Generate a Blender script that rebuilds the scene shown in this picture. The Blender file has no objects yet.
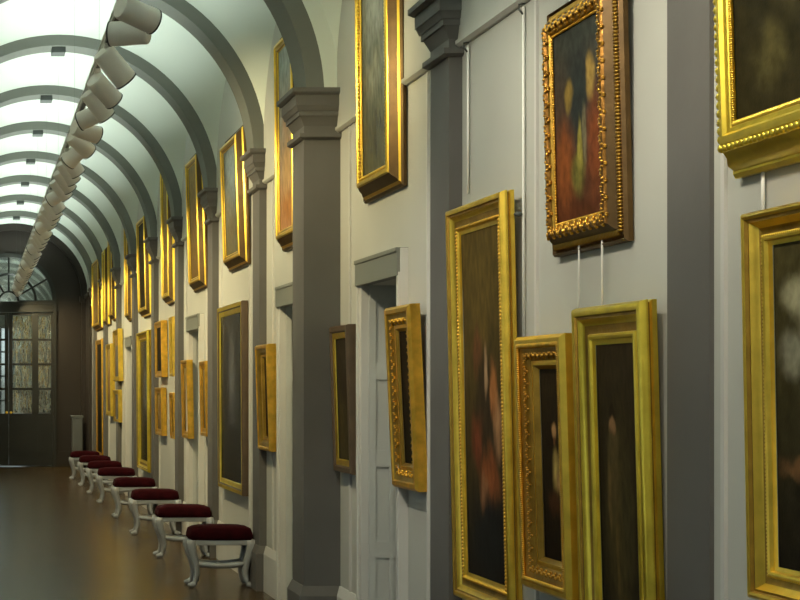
import bpy, math, random
from mathutils import Vector, Matrix
random.seed(7)
PI = math.pi
SC = bpy.context.scene
COL = SC.collection

# ------------------------------------------------------------------ camera model
X0, H0, F, CH = -26.0, 388.0, 1600.0, 1.63     # vanishing point (px), focal length (px), eye height
WALL = 2.35                                    # inner face of the right hand wall
XC, RAD, ZS = 0.817, 1.533, 3.49               # vault axis, radius, springing height
LEFT = XC - RAD
END = 33.1
FAR = 43.4

# ------------------------------------------------------------------ helpers
class MB:
    def __init__(s):
        s.v, s.f, s.m, s.uv = [], [], [], {}
    def face(s, idx, m=0):
        s.f.append(tuple(idx)); s.m.append(m)
    def box(s, a, b, m=0):
        x0, y0, z0 = a; x1, y1, z1 = b
        n = len(s.v)
        s.v += [(x0,y0,z0),(x1,y0,z0),(x1,y1,z0),(x0,y1,z0),(x0,y0,z1),(x1,y0,z1),(x1,y1,z1),(x0,y1,z1)]
        for q in ((0,3,2,1),(4,5,6,7),(0,1,5,4),(1,2,6,5),(2,3,7,6),(3,0,4,7)):
            s.face([n+i for i in q], m)
    def frustum(s, r0, z0, r1, z1, m=0):          # two axis aligned rectangles (x0,y0,x1,y1)
        n = len(s.v)
        for r, z in ((r0, z0), (r1, z1)):
            s.v += [(r[0],r[1],z),(r[2],r[1],z),(r[2],r[3],z),(r[0],r[3],z)]
        for q in ((0,3,2,1),(4,5,6,7),(0,1,5,4),(1,2,6,5),(2,3,7,6),(3,0,4,7)):
            s.face([n+i for i in q], m)
    def ring_tube(s, pts, rads, n=12, m=0, cap=True, squash=1.0):
        pts = [Vector(p) for p in pts]
        base = len(s.v)
        for i, p in enumerate(pts):
            if i == 0: t = pts[1]-pts[0]
            elif i == len(pts)-1: t = pts[-1]-pts[-2]
            else: t = pts[i+1]-pts[i-1]
            if t.length < 1e-9: t = pts[-1]-pts[0]
            t.normalize()
            up = Vector((0,0,1)) if abs(t.z) < .95 else Vector((0,1,0))
            a = t.cross(up).normalized(); b = a.cross(t).normalized()
            r = rads[i] if isinstance(rads, (list, tuple)) else rads
            for k in range(n):
                w = 2*PI*k/n
                s.v.append(tuple(p + a*(r*math.cos(w)) + b*(r*squash*math.sin(w))))
        for i in range(len(pts)-1):
            for k in range(n):
                k2 = (k+1) % n
                s.face((base+i*n+k, base+(i+1)*n+k, base+(i+1)*n+k2, base+i*n+k2), m)
        if cap:
            s.face([base+k for k in range(n)], m)
            s.face([base+(len(pts)-1)*n+k for k in reversed(range(n))], m)
    def lathe(s, origin, axis, prof, n=20, m=0):    # prof: (distance along axis, radius)
        o = Vector(origin); t = Vector(axis).normalized()
        s.ring_tube_profile(o, t, prof, n, m)
    def ring_tube_profile(s, o, t, prof, n, m):
        up = Vector((0,0,1)) if abs(t.z) < .95 else Vector((0,1,0))
        a = t.cross(up).normalized(); b = a.cross(t).normalized()
        base = len(s.v)
        for d, r in prof:
            for k in range(n):
                w = 2*PI*k/n
                s.v.append(tuple(o + t*d + a*(r*math.cos(w)) + b*(r*math.sin(w))))
        for i in range(len(prof)-1):
            for k in range(n):
                k2 = (k+1) % n
                s.face((base+i*n+k, base+(i+1)*n+k, base+(i+1)*n+k2, base+i*n+k2), m)
        s.face([base+k for k in range(n)], m)
        s.face([base+(len(prof)-1)*n+k for k in reversed(range(n))], m)
    def blob(s, c, r, m=0, n=6):                      # small low bead: (rx,ry,rz)
        base = len(s.v); rings = 3
        s.v.append((c[0], c[1], c[2]+r[2]))
        for i in range(1, rings+1):
            ph = PI*i/(rings+1)
            for k in range(n):
                w = 2*PI*k/n
                s.v.append((c[0]+r[0]*math.sin(ph)*math.cos(w), c[1]+r[1]*math.sin(ph)*math.sin(w), c[2]+r[2]*math.cos(ph)))
        s.v.append((c[0], c[1], c[2]-r[2]))
        last = len(s.v)-1
        for k in range(n):
            s.face((base, base+1+k, base+1+(k+1)%n), m)
            s.face((last, base+1+(rings-1)*n+(k+1)%n, base+1+(rings-1)*n+k), m)
            for i in range(rings-1):
                a = base+1+i*n
                s.face((a+k, a+n+k, a+n+(k+1)%n, a+(k+1)%n), m)
    def build(s, name, mats, parent=None, smooth=False, bevel=0, auto=None):
        me = bpy.data.meshes.new(name)
        me.from_pydata(s.v, [], s.f); 
        if not isinstance(mats, (list, tuple)): mats = [mats]
        for mt in mats: me.materials.append(mt)
        me.polygons.foreach_set('material_index', s.m)
        if smooth: me.polygons.foreach_set('use_smooth', [True]*len(s.f))
        if s.uv:
            uvl = me.uv_layers.new(name='UVMap')
            for li, l in enumerate(me.loops):
                uvl.data[li].uv = s.uv.get(l.vertex_index, (0,0))
        me.update()
        import bmesh
        bm = bmesh.new(); bm.from_mesh(me); bmesh.ops.recalc_face_normals(bm, faces=bm.faces); bm.to_mesh(me); bm.free()
        if auto is not None:
            me.polygons.foreach_set('use_smooth', [True]*len(s.f))
            me.set_sharp_from_angle(angle=math.radians(auto))
        o = bpy.data.objects.new(name, me); COL.objects.link(o)
        if parent is not None: o.parent = parent
        if bevel:
            b = o.modifiers.new('bevel', 'BEVEL'); b.width = bevel; b.segments = 2; b.limit_method = 'ANGLE'
        return o

def empty(name, loc, rot=(0,0,0), parent=None):
    o = bpy.data.objects.new(name, None); COL.objects.link(o)
    o.empty_display_size = .1
    o.location = loc; o.rotation_euler = rot
    if parent is not None: o.parent = parent
    return o
def tag(o, label=None, cat=None, group=None, kind=None):
    if label: o['label'] = label
    if cat: o['category'] = cat
    if group: o['group'] = group
    if kind: o['kind'] = kind
    return o
def copy_tree(o, parent=None):
    c = o.copy(); COL.objects.link(c)
    if parent is not None: c.parent = parent
    for ch in list(o.children): copy_tree(ch, c)
    return c

# ------------------------------------------------------------------ materials
def nodes(name):
    m = bpy.data.materials.new(name); m.use_nodes = True
    nt = m.node_tree; b = nt.nodes['Principled BSDF']
    return m, nt, b
def N(nt, t, **kw):
    n = nt.nodes.new(t)
    for k, v in kw.items():
        if k in n.inputs: n.inputs[k].default_value = v
        else: setattr(n, k, v)
    return n
def ramp(nt, fac, stops):
    r = N(nt, 'ShaderNodeValToRGB'); e = r.color_ramp.elements
    while len(e) < len(stops): e.new(.5)
    for i, (p, c) in enumerate(stops):
        e[i].position = p; e[i].color = (*c, 1)
    nt.links.new(fac, r.inputs[0]); return r.outputs[0]
def mottled(name, c, var=.12, scale=3, rough=.6, metal=0, bump=0, bscale=60, spec=.5, rvar=0):
    m, nt, b = nodes(name)
    tc = N(nt, 'ShaderNodeTexCoord')
    nz = N(nt, 'ShaderNodeTexNoise', Scale=scale, Detail=4.0)
    nt.links.new(tc.outputs['Object'], nz.inputs['Vector'])
    lo = tuple(x*(1-var) for x in c); hi = tuple(min(1, x*(1+var)) for x in c)
    nt.links.new(ramp(nt, nz.outputs[0], [(.3, lo), (.7, hi)]), b.inputs['Base Color'])
    b.inputs['Roughness'].default_value = rough; b.inputs['Metallic'].default_value = metal
    b.inputs['Specular IOR Level'].default_value = spec
    if rvar:
        mr = N(nt, 'ShaderNodeMapRange'); mr.inputs[3].default_value = rough-rvar; mr.inputs[4].default_value = rough+rvar
        nt.links.new(nz.outputs[0], mr.inputs[0]); nt.links.new(mr.outputs[0], b.inputs['Roughness'])
    if bump:
        n2 = N(nt, 'ShaderNodeTexNoise', Scale=bscale, Detail=3.0)
        nt.links.new(tc.outputs['Object'], n2.inputs['Vector'])
        bp = N(nt, 'ShaderNodeBump', Strength=bump, Distance=.01)
        nt.links.new(n2.outputs[0], bp.inputs['Height']); nt.links.new(bp.outputs[0], b.inputs['Normal'])
    return m

M_wall = mottled('grey_panel_paint', (.44,.44,.405), .05, 1.2, .55, spec=.3)
M_trim = mottled('light_grey_paint', (.52,.515,.49), .05, 2, .45, spec=.35)
M_vault = mottled('vault_plaster', (.66,.71,.65), .03, .8, .8, spec=.2)
M_rib = mottled('rib_plaster', (.15,.155,.138), .06, 1.5, .75, spec=.2)
M_stone = mottled('pilaster_stone', (.106,.101,.096), .08, 2.2, .65, bump=.05, bscale=25, spec=.25)
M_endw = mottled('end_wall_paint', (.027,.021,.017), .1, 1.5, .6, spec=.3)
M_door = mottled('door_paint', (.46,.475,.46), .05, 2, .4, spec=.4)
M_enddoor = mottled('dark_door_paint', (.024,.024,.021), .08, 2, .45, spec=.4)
M_iron = mottled('dark_iron', (.03,.03,.028), .1, 5, .4, .6)
M_gold = mottled('gilding', (.90,.61,.085), .12, 14, .33, .92, bump=.03, bscale=70, rvar=.06)
M_golddeep = mottled('aged_gilding', (.84,.47,.06), .2, 16, .35, .92, bump=.05, bscale=60, rvar=.08)
M_goldgreen = mottled('greenish_gilding', (.92,.68,.085), .12, 12, .33, .92, bump=.03, bscale=70, rvar=.08)
M_bronze = mottled('dark_bronze_gilding', (.21,.10,.02), .35, 22, .34, .85, bump=.3, bscale=55, rvar=.1)
M_brownf = mottled('dark_brown_wood', (.085,.055,.030), .2, 9, .35, spec=.5)
M_back = mottled('canvas_back_wood', (.10,.07,.045), .2, 6, .8)
M_orn = mottled('worn_gilding', (.62,.33,.05), .4, 26, .30, .92, bump=.1, bscale=60)
M_shaded = mottled('shaded_gilding', (.40,.235,.038), .22, 12, .40, .85, bump=.15, bscale=50)  # darker gilding, paints the shade of the frame coves into the colour
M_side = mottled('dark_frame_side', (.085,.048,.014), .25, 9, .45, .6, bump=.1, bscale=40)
M_lintel = mottled('lintel_grey_paint', (.165,.17,.15), .05, 2, .5, spec=.3)
M_velvet, nt, b = nodes('dark_red_velvet')
tc = N(nt, 'ShaderNodeTexCoord'); nz = N(nt, 'ShaderNodeTexNoise', Scale=18.0, Detail=5.0)
nt.links.new(tc.outputs['Object'], nz.inputs['Vector'])
nt.links.new(ramp(nt, nz.outputs[0], [(.3, (.014,.0006,.002)), (.7, (.028,.0012,.003))]), b.inputs['Base Color'])
b.inputs['Roughness'].default_value = .9; b.inputs['Specular IOR Level'].default_value = .08; b.inputs['Sheen Weight'].default_value = .03; b.inputs['Sheen Tint'].default_value = (.6,.08,.1,1)
M_white = mottled('white_painted_wood', (.29,.31,.335), .05, 6, .4, spec=.4)
M_lamp = mottled('lamp_enamel', (.84,.80,.76), .04, 4, .42, spec=.4)
M_lampdark = mottled('lamp_black_rim', (.05,.045,.045), .1, 4, .5)
M_rail = mottled('rail_enamel', (.55,.53,.50), .05, 3, .4)
M_cord = mottled('pale_cord', (.78,.78,.74), .05, 8, .5)
M_mount = mottled('grey_metal', (.055,.062,.057), .1, 8, .6, 0)
M_plinth = mottled('grey_plinth_paint', (.10,.107,.105), .06, 4, .5)
m, nt, b = nodes('lamp_lens'); M_lens = m
b.inputs['Base Color'].default_value = (.9,.85,.75,1); b.inputs['Emission Color'].default_value = (1,.80,.52,1); b.inputs['Emission Strength'].default_value = 6
b.inputs['Roughness'].default_value = .25

# parquet floor
M_floor, nt, b = nodes('oak_parquet')
tc = N(nt, 'ShaderNodeTexCoord'); mp = N(nt, 'ShaderNodeMapping'); mp.inputs['Rotation'].default_value = (0,0,PI/4)
nt.links.new(tc.outputs['Object'], mp.inputs[0])
br = N(nt, 'ShaderNodeTexBrick', Scale=1.0); br.inputs['Brick Width'].default_value = .55; br.inputs['Row Height'].default_value = .10
br.inputs['Mortar Size'].default_value = .003
br.inputs['Color1'].default_value = (.040,.023,.008,1); br.inputs['Color2'].default_value = (.066,.040,.014,1); br.inputs['Mortar'].default_value = (.03,.018,.01,1)
nt.links.new(mp.outputs[0], br.inputs['Vector'])
nz = N(nt, 'ShaderNodeTexNoise', Scale=2.2, Detail=5.0); nt.links.new(tc.outputs['Object'], nz.inputs['Vector'])
mx = N(nt, 'ShaderNodeMix', data_type='RGBA', blend_type='MULTIPLY'); mx.inputs[0].default_value = .6
nt.links.new(br.outputs[0], mx.inputs[6]); nt.links.new(ramp(nt, nz.outputs[0], [(.3,(.8,.8,.8)),(.7,(1.12,1.1,1.02))]), mx.inputs[7])
nt.links.new(mx.outputs[2], b.inputs['Base Color']); b.inputs['Specular IOR Level'].default_value = .32; b.inputs['Specular Tint'].default_value = (1,.86,.62,1)
mr = N(nt, 'ShaderNodeMapRange'); mr.inputs[3].default_value = .20; mr.inputs[4].default_value = .29
nt.links.new(nz.outputs[0], mr.inputs[0]); nt.links.new(mr.outputs[0], b.inputs['Roughness'])
bp = N(nt, 'ShaderNodeBump', Strength=.12, Distance=.004); nt.links.new(br.outputs['Fac'], bp.inputs['Height']); bp.invert = True
nt.links.new(bp.outputs[0], b.inputs['Normal'])

# old wavy glass
M_glass, nt, b = nodes('old_wavy_glass')
nt.nodes.remove(b); out = nt.nodes['Material Output']
tr = N(nt, 'ShaderNodeBsdfTransparent'); tr.inputs[0].default_value = (.55,.62,.58,1)
gl = N(nt, 'ShaderNodeBsdfGlossy'); gl.inputs['Roughness'].default_value = .06; gl.inputs[0].default_value = (.9,.95,.92,1)
tc = N(nt, 'ShaderNodeTexCoord'); mp = N(nt, 'ShaderNodeMapping'); mp.inputs['Scale'].default_value = (9, 1, 2.2); nt.links.new(tc.outputs['Object'], mp.inputs[0]); nz = N(nt, 'ShaderNodeTexNoise', Scale=1.0, Detail=2.0); nt.links.new(mp.outputs[0], nz.inputs['Vector'])
bp = N(nt, 'ShaderNodeBump', Strength=.8, Distance=.08); nt.links.new(nz.outputs[0], bp.inputs['Height']); nt.links.new(bp.outputs[0], gl.inputs['Normal'])
ms = N(nt, 'ShaderNodeMixShader'); ms.inputs[0].default_value = .6
nt.links.new(tr.outputs[0], ms.inputs[1]); nt.links.new(gl.outputs[0], ms.inputs[2]); nt.links.new(ms.outputs[0], out.inputs[0])
M_clear, nt, b = nodes('clear_window_glass')
nt.nodes.remove(b); out = nt.nodes['Material Output']
tr = N(nt, 'ShaderNodeBsdfTransparent'); tr.inputs[0].default_value = (.93,.96,.95,1)
gl = N(nt, 'ShaderNodeBsdfGlossy'); gl.inputs['Roughness'].default_value = .02
ms = N(nt, 'ShaderNodeMixShader'); ms.inputs[0].default_value = .08
nt.links.new(tr.outputs[0], ms.inputs[1]); nt.links.new(gl.outputs[0], ms.inputs[2]); nt.links.new(ms.outputs[0], out.inputs[0])

M_fan = M_clear.copy(); M_fan.name = 'fanlight_glass'; M_fan.node_tree.nodes['Mix Shader'].inputs[0].default_value = .35
# an oil painting: a graded dark ground with soft edged painted shapes in it
def oil(name, top, bottom, blobs, rough=.5, spec=.04, warp=.10, wscale=5, tone=.62):
    dk = lambda c: tuple(x*tone for x in c)
    top, bottom, blobs = dk(top), dk(bottom), [(q[0],q[1],q[2],q[3],dk(q[4]),q[5]) for q in blobs]
    m, nt, b = nodes(name)
    uv = N(nt, 'ShaderNodeUVMap'); uv.uv_map = 'UVMap'
    nz = N(nt, 'ShaderNodeTexNoise', Scale=float(wscale), Detail=4.0); nt.links.new(uv.outputs[0], nz.inputs['Vector'])
    sub = N(nt, 'ShaderNodeVectorMath', operation='SUBTRACT'); nt.links.new(nz.outputs['Color'], sub.inputs[0]); sub.inputs[1].default_value = (.5,.5,.5)
    mad = N(nt, 'ShaderNodeVectorMath', operation='MULTIPLY_ADD'); nt.links.new(sub.outputs[0], mad.inputs[0])
    mad.inputs[1].default_value = (warp*2, warp*2, 0); nt.links.new(uv.outputs[0], mad.inputs[2])
    P = mad.outputs[0]
    sp = N(nt, 'ShaderNodeSeparateXYZ'); nt.links.new(P, sp.inputs[0])
    col = ramp(nt, sp.outputs[1], [(.05, bottom), (.95, top)])
    for (cx, cy, rx, ry, c, soft) in blobs:
        s1 = N(nt, 'ShaderNodeVectorMath', operation='SUBTRACT'); nt.links.new(P, s1.inputs[0]); s1.inputs[1].default_value = (cx, cy, 0)
        s2 = N(nt, 'ShaderNodeVectorMath', operation='MULTIPLY'); nt.links.new(s1.outputs[0], s2.inputs[0]); s2.inputs[1].default_value = (1/rx, 1/ry, 0)
        ln = N(nt, 'ShaderNodeVectorMath', operation='LENGTH'); nt.links.new(s2.outputs[0], ln.inputs[0])
        mr = N(nt, 'ShaderNodeMapRange', interpolation_type='SMOOTHSTEP'); nt.links.new(ln.outputs['Value'], mr.inputs[0])
        mr.inputs[1].default_value = 1-soft; mr.inputs[2].default_value = 1+soft*.4; mr.inputs[3].default_value = 1; mr.inputs[4].default_value = 0
        mx = N(nt, 'ShaderNodeMix', data_type='RGBA'); nt.links.new(mr.outputs[0], mx.inputs[0])
        nt.links.new(col, mx.inputs[6]); mx.inputs[7].default_value = (*c, 1); col = mx.outputs[2]
    n2 = N(nt, 'ShaderNodeTexNoise', Scale=14.0, Detail=6.0); nt.links.new(uv.outputs[0], n2.inputs['Vector'])
    mu = N(nt, 'ShaderNodeMix', data_type='RGBA', blend_type='MULTIPLY'); mu.inputs[0].default_value = .8
    nt.links.new(col, mu.inputs[6]); nt.links.new(ramp(nt, n2.outputs[0], [(.3,(.55,.55,.55)),(.7,(1.3,1.3,1.3))]), mu.inputs[7])
    nt.links.new(mu.outputs[2], b.inputs['Base Color'])
    b.inputs['Roughness'].default_value = rough; b.inputs['Specular IOR Level'].default_value = spec
    n3 = N(nt, 'ShaderNodeTexNoise', Scale=90.0, Detail=2.0); nt.links.new(uv.outputs[0], n3.inputs['Vector'])
    bp = N(nt, 'ShaderNodeBump', Strength=.12, Distance=.004); nt.links.new(n3.outputs[0], bp.inputs['Height']); nt.links.new(bp.outputs[0], b.inputs['Normal'])
    return m

# ------------------------------------------------------------------ bays
BAY = 2.56
PIL = {i: 4.99 + BAY*(i-1) for i in range(0, 16)}
PIL[1] = 5.08; PIL[2] = 7.70; PIL[3] = 10.26; PIL[4] = 12.85; PIL[5] = 15.36; PIL[6] = 17.92
PIL_P = {i: .062 for i in PIL}; PIL_P.update({1: .015, 2: .065, 3: .235, 4: .058})
PIL_W = {i: .31 for i in PIL}; PIL_W.update({1: .31, 3: .36})
LASTP = 15
# pilaster 12 is the end wall
PIL[12] = END
Y_START = -5.6
DOORS = [(8.74, 9.53), (11.27, 12.06), (16.42, 17.20), (23.45, 24.20)]

# floor
g = MB(); g.box((LEFT-.3, Y_START, -.1), (WALL+.6, FAR, 0)); g.build('floor', M_floor)['kind'] = 'structure'

# right wall with door openings, stepping proud above the string course
D_H = 2.24; DEEP = .26
g = MB(); ys = [Y_START] + [y for d in DOORS for y in d] + [FAR]
for i in range(0, len(ys), 2): g.box((WALL, ys[i], 0), (WALL+DEEP+.1, ys[i+1], 5.0))
for a, b_ in DOORS: g.box((WALL, a, D_H), (WALL+DEEP+.1, b_, 5.0))
for a, b_ in DOORS: g.box((WALL+DEEP+.06, a, 0), (WALL+DEEP+.1, b_, D_H))
g.box((WALL-.022, Y_START, 3.29), (WALL+.01, END, 4.75))
g.build('wall_right', M_wall)['kind'] = 'structure'
g = MB()
g.box((WALL-.034, Y_START, 3.283), (WALL+.01, END, 3.30)); g.frustum((WALL-.016, Y_START, WALL+.01, END), 3.268, (WALL-.034, Y_START, WALL+.01, END), 3.283)
g.build('trim_1', M_wall)['kind'] = 'structure'

# slim panel fillets running up the wall panels
def W_y(px): return F*WALL/(px-X0)
g = MB()
for px in (726, 538, 429, 351):
    y = W_y(px); g.box((WALL-.012, y-.012, .36), (WALL+.005, y+.012, 3.26))
for i in range(3, 11):
    for fr in (.2, .88):
        y = PIL[i]+.31+(BAY-.31)*fr
        if all(not (a-.2 < y < b_+.2) for a, b_ in DOORS): g.box((WALL-.012, y-.012, .36), (WALL+.005, y+.012, 3.26))
g.build('trim_2', M_trim)['kind'] = 'structure'

# skirting, broken at the doors
g = MB(); ys2 = [Y_START] + [y for (a, b_) in DOORS for y in (a-.09, b_+.09)] + [END]
for i in range(0, len(ys2), 2):
    a, b_ = ys2[i], ys2[i+1]
    g.box((WALL-.03, a, 0), (WALL+.005, b_, .30)); g.frustum((WALL-.03, a, WALL+.005, b_), .30, (WALL-.008, a, WALL+.005, b_), .36)
g.build('baseboard_right', M_trim)['kind'] = 'structure'

# left wall with a tall window to every bay
WINS = []
for i in range(0, 15):
    a = PIL[i]+.31; b_ = PIL[i+1] if i+1 in PIL else FAR
    if b_ > FAR: b_ = FAR
    mid = (a+b_)/2
    hw = .78 if mid < 9.5 else .42  # unseen windows near the camera widened to brighten the gilt frames
    if b_-a > 1.5: WINS.append((mid-hw, mid+hw))
WINS = [(-4.6, -3.2), (-2.4, -1.0), (.4, 1.9)] + WINS
W0, W1 = .85, 3.15
g = MB(); ys = [Y_START] + [y for w in WINS for y in w] + [FAR]
for i in range(0, len(ys), 2): g.box((LEFT-.3, ys[i], 0), (LEFT, ys[i+1], 5.0))
for a, b_ in WINS:
    g.box((LEFT-.3, a, 0), (LEFT, b_, W0)); g.box((LEFT-.3, a, W1), (LEFT, b_, 5.0))
g.build('wall_left', M_wall)['kind'] = 'structure'
for k, (a, b_) in enumerate(WINS):
    g = MB(); x = LEFT-.22
    for y in (a, (a+b_)/2-.03, b_-.06): g.box((x-.03, y, W0), (x+.03, y+.06, W1))
    for z in (W0, W1-.06): g.box((x-.03, a, z), (x+.03, b_, z+.06))
    for j in (1, 2, 3):
        z = W0+(W1-W0)*j/4; g.box((x-.02, a, z-.015), (x+.02, b_, z+.015))
    w = g.build('window_%d' % (k+1), M_trim); w['kind'] = 'structure'
    g = MB(); g.box((x-.004, a+.01, W0+.01), (x+.004, b_-.01, W1-.01)); g.build('pane', M_clear, w)

# end cap behind the camera and at the far end of the next gallery
g = MB(); yb0, yb1 = Y_START-.2, Y_START; ba, bb_, bz0, bz1 = XC-1.15, XC+1.15, .5, 4.2
g.box((LEFT-.3, yb0, 0), (ba, yb1, 5.6)); g.box((bb_, yb0, 0), (WALL+.6, yb1, 5.6)); g.box((ba, yb0, 0), (bb_, yb1, bz0)); g.box((ba, yb0, bz1), (bb_, yb1, 5.6))
g.build('wall_back', M_wall)['kind'] = 'structure'
g = MB()
for j in range(4): x = ba+(bb_-ba-.06)*j/3; g.box((x, yb0+.08, bz0), (x+.06, yb0+.14, bz1))
for j in range(6): z = bz0+(bz1-bz0-.05)*j/5; g.box((ba, yb0+.085, z), (bb_, yb0+.135, z+.05))
w = g.build('window_%d' % (len(WINS)+2), M_trim); w['kind'] = 'structure'
g = MB(); g.box((ba+.01, yb0+.107, bz0+.01), (bb_-.01, yb0+.113, bz1-.01)); g.build('pane', M_clear, w)
g = MB(); 
fa, fb, fz0, fz1 = XC-.75, XC+.55, .6, 3.3
g.box((LEFT-.3, FAR, 0), (fa, FAR+.2, 5.6)); g.box((fb, FAR, 0), (WALL+.6, FAR+.2, 5.6))
g.box((fa, FAR, 0), (fb, FAR+.2, fz0)); g.box((fa, FAR, fz1), (fb, FAR+.2, 5.6))
g.build('wall_far', M_wall)['kind'] = 'structure'
g = MB()
for x in (fa, (fa+fb)/2-.03, fb-.06): g.box((x, FAR+.05, fz0), (x+.06, FAR+.1, fz1))
for j in range(5):
    z = fz0+(fz1-fz0-.05)*j/4; g.box((fa, FAR+.05, z), (fb, FAR+.1, z+.05))
w = g.build('window_%d' % (len(WINS)+1), M_trim); w['kind'] = 'structure'
g = MB(); g.box((fa+.01, FAR+.072, fz0+.01), (fb-.01, FAR+.078, fz1-.01)); g.build('pane', M_clear, w)

# vault: shallow domical bays with a lunette to each side
g = MB(); NU, NV = 48, 20; BL = 1.10
cells = [(Y_START, -2.6), (-2.6, -.13)]; lo = -.13
for i in sorted(PIL):
    if PIL[i]+.4 > FAR: continue
    a_, b_ = (PIL[i], PIL[i]+PIL_W[i]) if i != 12 else (END-.16, END+.30)
    cells.append((lo, a_)); lo = b_
cells.append((lo, FAR))
for a, b_ in cells:
    base = len(g.v)
    for j in range(NV+1):
        v = -math.cos(PI*j/NV)
        y = (a+b_)/2 + v*(b_-a)/2
        for i in range(NU+1):
            u = math.cos(PI*i/NU)
            g.v.append((XC+RAD*u, y, ZS+math.sqrt(max(0, RAD*RAD*(1-u*u)+BL*BL*(1-v*v)))))
    for j in range(NV):
        for i in range(NU):
            q = base+j*(NU+1)+i
            g.face((q, q+1, q+NU+2, q+NU+1))
g.build('ceiling', M_vault, smooth=True)['kind'] = 'structure'

# pilasters, capitals and the transverse rib they carry
def pilaster(n, y0, w, p, r_in):
    g = MB()
    for side in (1, -1):
        xw = WALL+.01 if side > 0 else LEFT-.01
        def R(off):
            xf = (WALL-p-off) if side > 0 else (LEFT+p+off)
            return (min(xw, xf), y0-off, max(xw, xf), y0+w+off)
        def bx(off, z0, z1, off2=None):
            g.frustum(R(off), z0, R(off if off2 is None else off2), z1)
        bx(.03, 0, .30); bx(.03, .30, .36, .004)
        bx(0, .36, 3.224)
        bx(.012, 3.224, 3.236, .032); bx(.032, 3.236, 3.262)      # astragal
        bx(0, 3.262, 3.31)                                        # neck
        bx(.0, 3.31, 3.37, .028)                                  # cavetto
        bx(.038, 3.37, 3.40); bx(.045, 3.40, 3.435, .058)
        bx(.062, 3.435, 3.50); bx(.07, 3.50, 3.515, .09); bx(.09, 3.515, 3.542)
    # rib
    base = len(g.v); n_a = 56
    for i in range(n_a+1):
        a = PI*i/n_a; c, s_ = math.cos(a), math.sin(a)
        for r, y in ((r_in, y0), (min(r_in+.115, RAD), y0), (RAD+.03, y0+.0001), (RAD+.03, y0+w), (r_in, y0+w)):
            z = ZS+r*s_
            g.v.append((XC+r*c, y, z))
    for i in range(n_a):
        for k in range(5):
            k2 = (k+1) % 5
            g.face((base+i*5+k, base+i*5+k2, base+(i+1)*5+k2, base+(i+1)*5+k), 2 if k == 1 else 1)
    o = g.build('trim_%d' % n, [M_stone, M_rib, M_vault]); o['kind'] = 'structure'
    return o
for i in sorted(PIL):
    if i == 12 or PIL[i]+.4 > FAR: continue
    rin = 1.43 if i != 3 else 1.315
    pilaster(3+i, PIL[i], PIL_W[i], PIL_P[i], rin)

# ------------------------------------------------------------------ doors in the right wall
def door(n, a, b_):
    top = D_H
    root = empty('door_%d' % n, (WALL, (a+b_)/2, 0)); root['kind'] = 'structure'
    def loc(mb): 
        mb.v = [(x-WALL, y-(a+b_)/2, z) for x, y, z in mb.v]; return mb
    g = MB()
    for y0, y1, sgn in ((a-.085, a, 1), (b_, b_+.085, -1)):
        g.box((WALL-.045, y0, 0), (WALL+.002, y1, top+.15)); 
        ym = y0+.03 if sgn > 0 else y1-.03
        g.box((WALL-.056, min(ym, y0 if sgn > 0 else y1), 0), (WALL-.04, max(ym, y0 if sgn > 0 else y1), top+.02))
    loc(g).build('casing', M_trim, root, bevel=.004)
    g = MB()
    g.box((WALL-.062, a-.082, top), (WALL+.002, b_+.084, top+.15))
    g.box((WALL-.068, a-.0825, top+.13), (WALL+.001, b_+.086, top+.152))
    loc(g).build('lintel', M_lintel, root)
    # panelled reveal on the far jamb
    for yy, s_ in ((b_, -1), (a, 1)):
        g = MB(); t = .02*s_
        def bxy(x0, y0, z0, x1, y1, z1): g.box((x0, min(y0, y1), z0), (x1, max(y0, y1), z1))
        bxy(WALL, yy, 0, WALL+.04, yy+t, top); bxy(WALL+DEEP-.06, yy, 0, WALL+DEEP, yy+t, top)
        bxy(WALL+.12, yy, 0, WALL+.145, yy+t*.8, top)
        for z in (.0, .62, 1.16, 1.68, top-.10): [bxy(xa_, yy, z, xb_, yy+t*.9, z+.10) for xa_, xb_ in ((WALL+.0405, WALL+.1195), (WALL+.1455, WALL+DEEP-.0605))]
        bxy(WALL+.001, yy, 0, WALL+DEEP-.001, yy+t*.3, top)
        loc(g).build('reveal_panelling', M_door, root)
    g = MB(); xd = WALL+DEEP
    g.box((xd, a, 0), (xd+.045, b_, top))
    for z0, z1 in ((.2, .75), (.9, 1.5), (1.65, 2.1)):
        for y0, y1 in ((a+.1, (a+b_)/2-.05), ((a+b_)/2+.05, b_-.1)):
            g.box((xd-.012, y0, z0), (xd, y1, z1)); g.frustum((xd-.02, y0+.03, xd-.01, y1-.03), z0+.03, (xd-.02, y0+.03, xd-.01, y1-.03), z1-.03)
    leaf = loc(g).build('door_leaf', M_door, root)
    g = MB(); g.lathe((xd-.02-WALL, a+.08-(a+b_)/2, 1.05), (-1,0,0), [(0,.03),(.006,.03),(.008,.012),(.035,.012),(.04,.028),(.06,.03),(.072,.018)], 14)
    g.build('door_knob', M_gold, leaf, auto=40)
for n, (a, b_) in enumerate(DOORS): door(n+1, a, b_)

# ------------------------------------------------------------------ end wall with the glazed double door
DX, DW = .72, .915                 # door centre and half width
def ex(px): return (px-X0)*END/F
FZ, FR = 3.43, .915                # fanlight centre height, radius
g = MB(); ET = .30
g.box((LEFT-.3, END, 0), (DX-DW, END+ET, 3.2)); g.box((DX+DW, END, 0), (WALL+.3, END+ET, 3.2))
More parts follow.
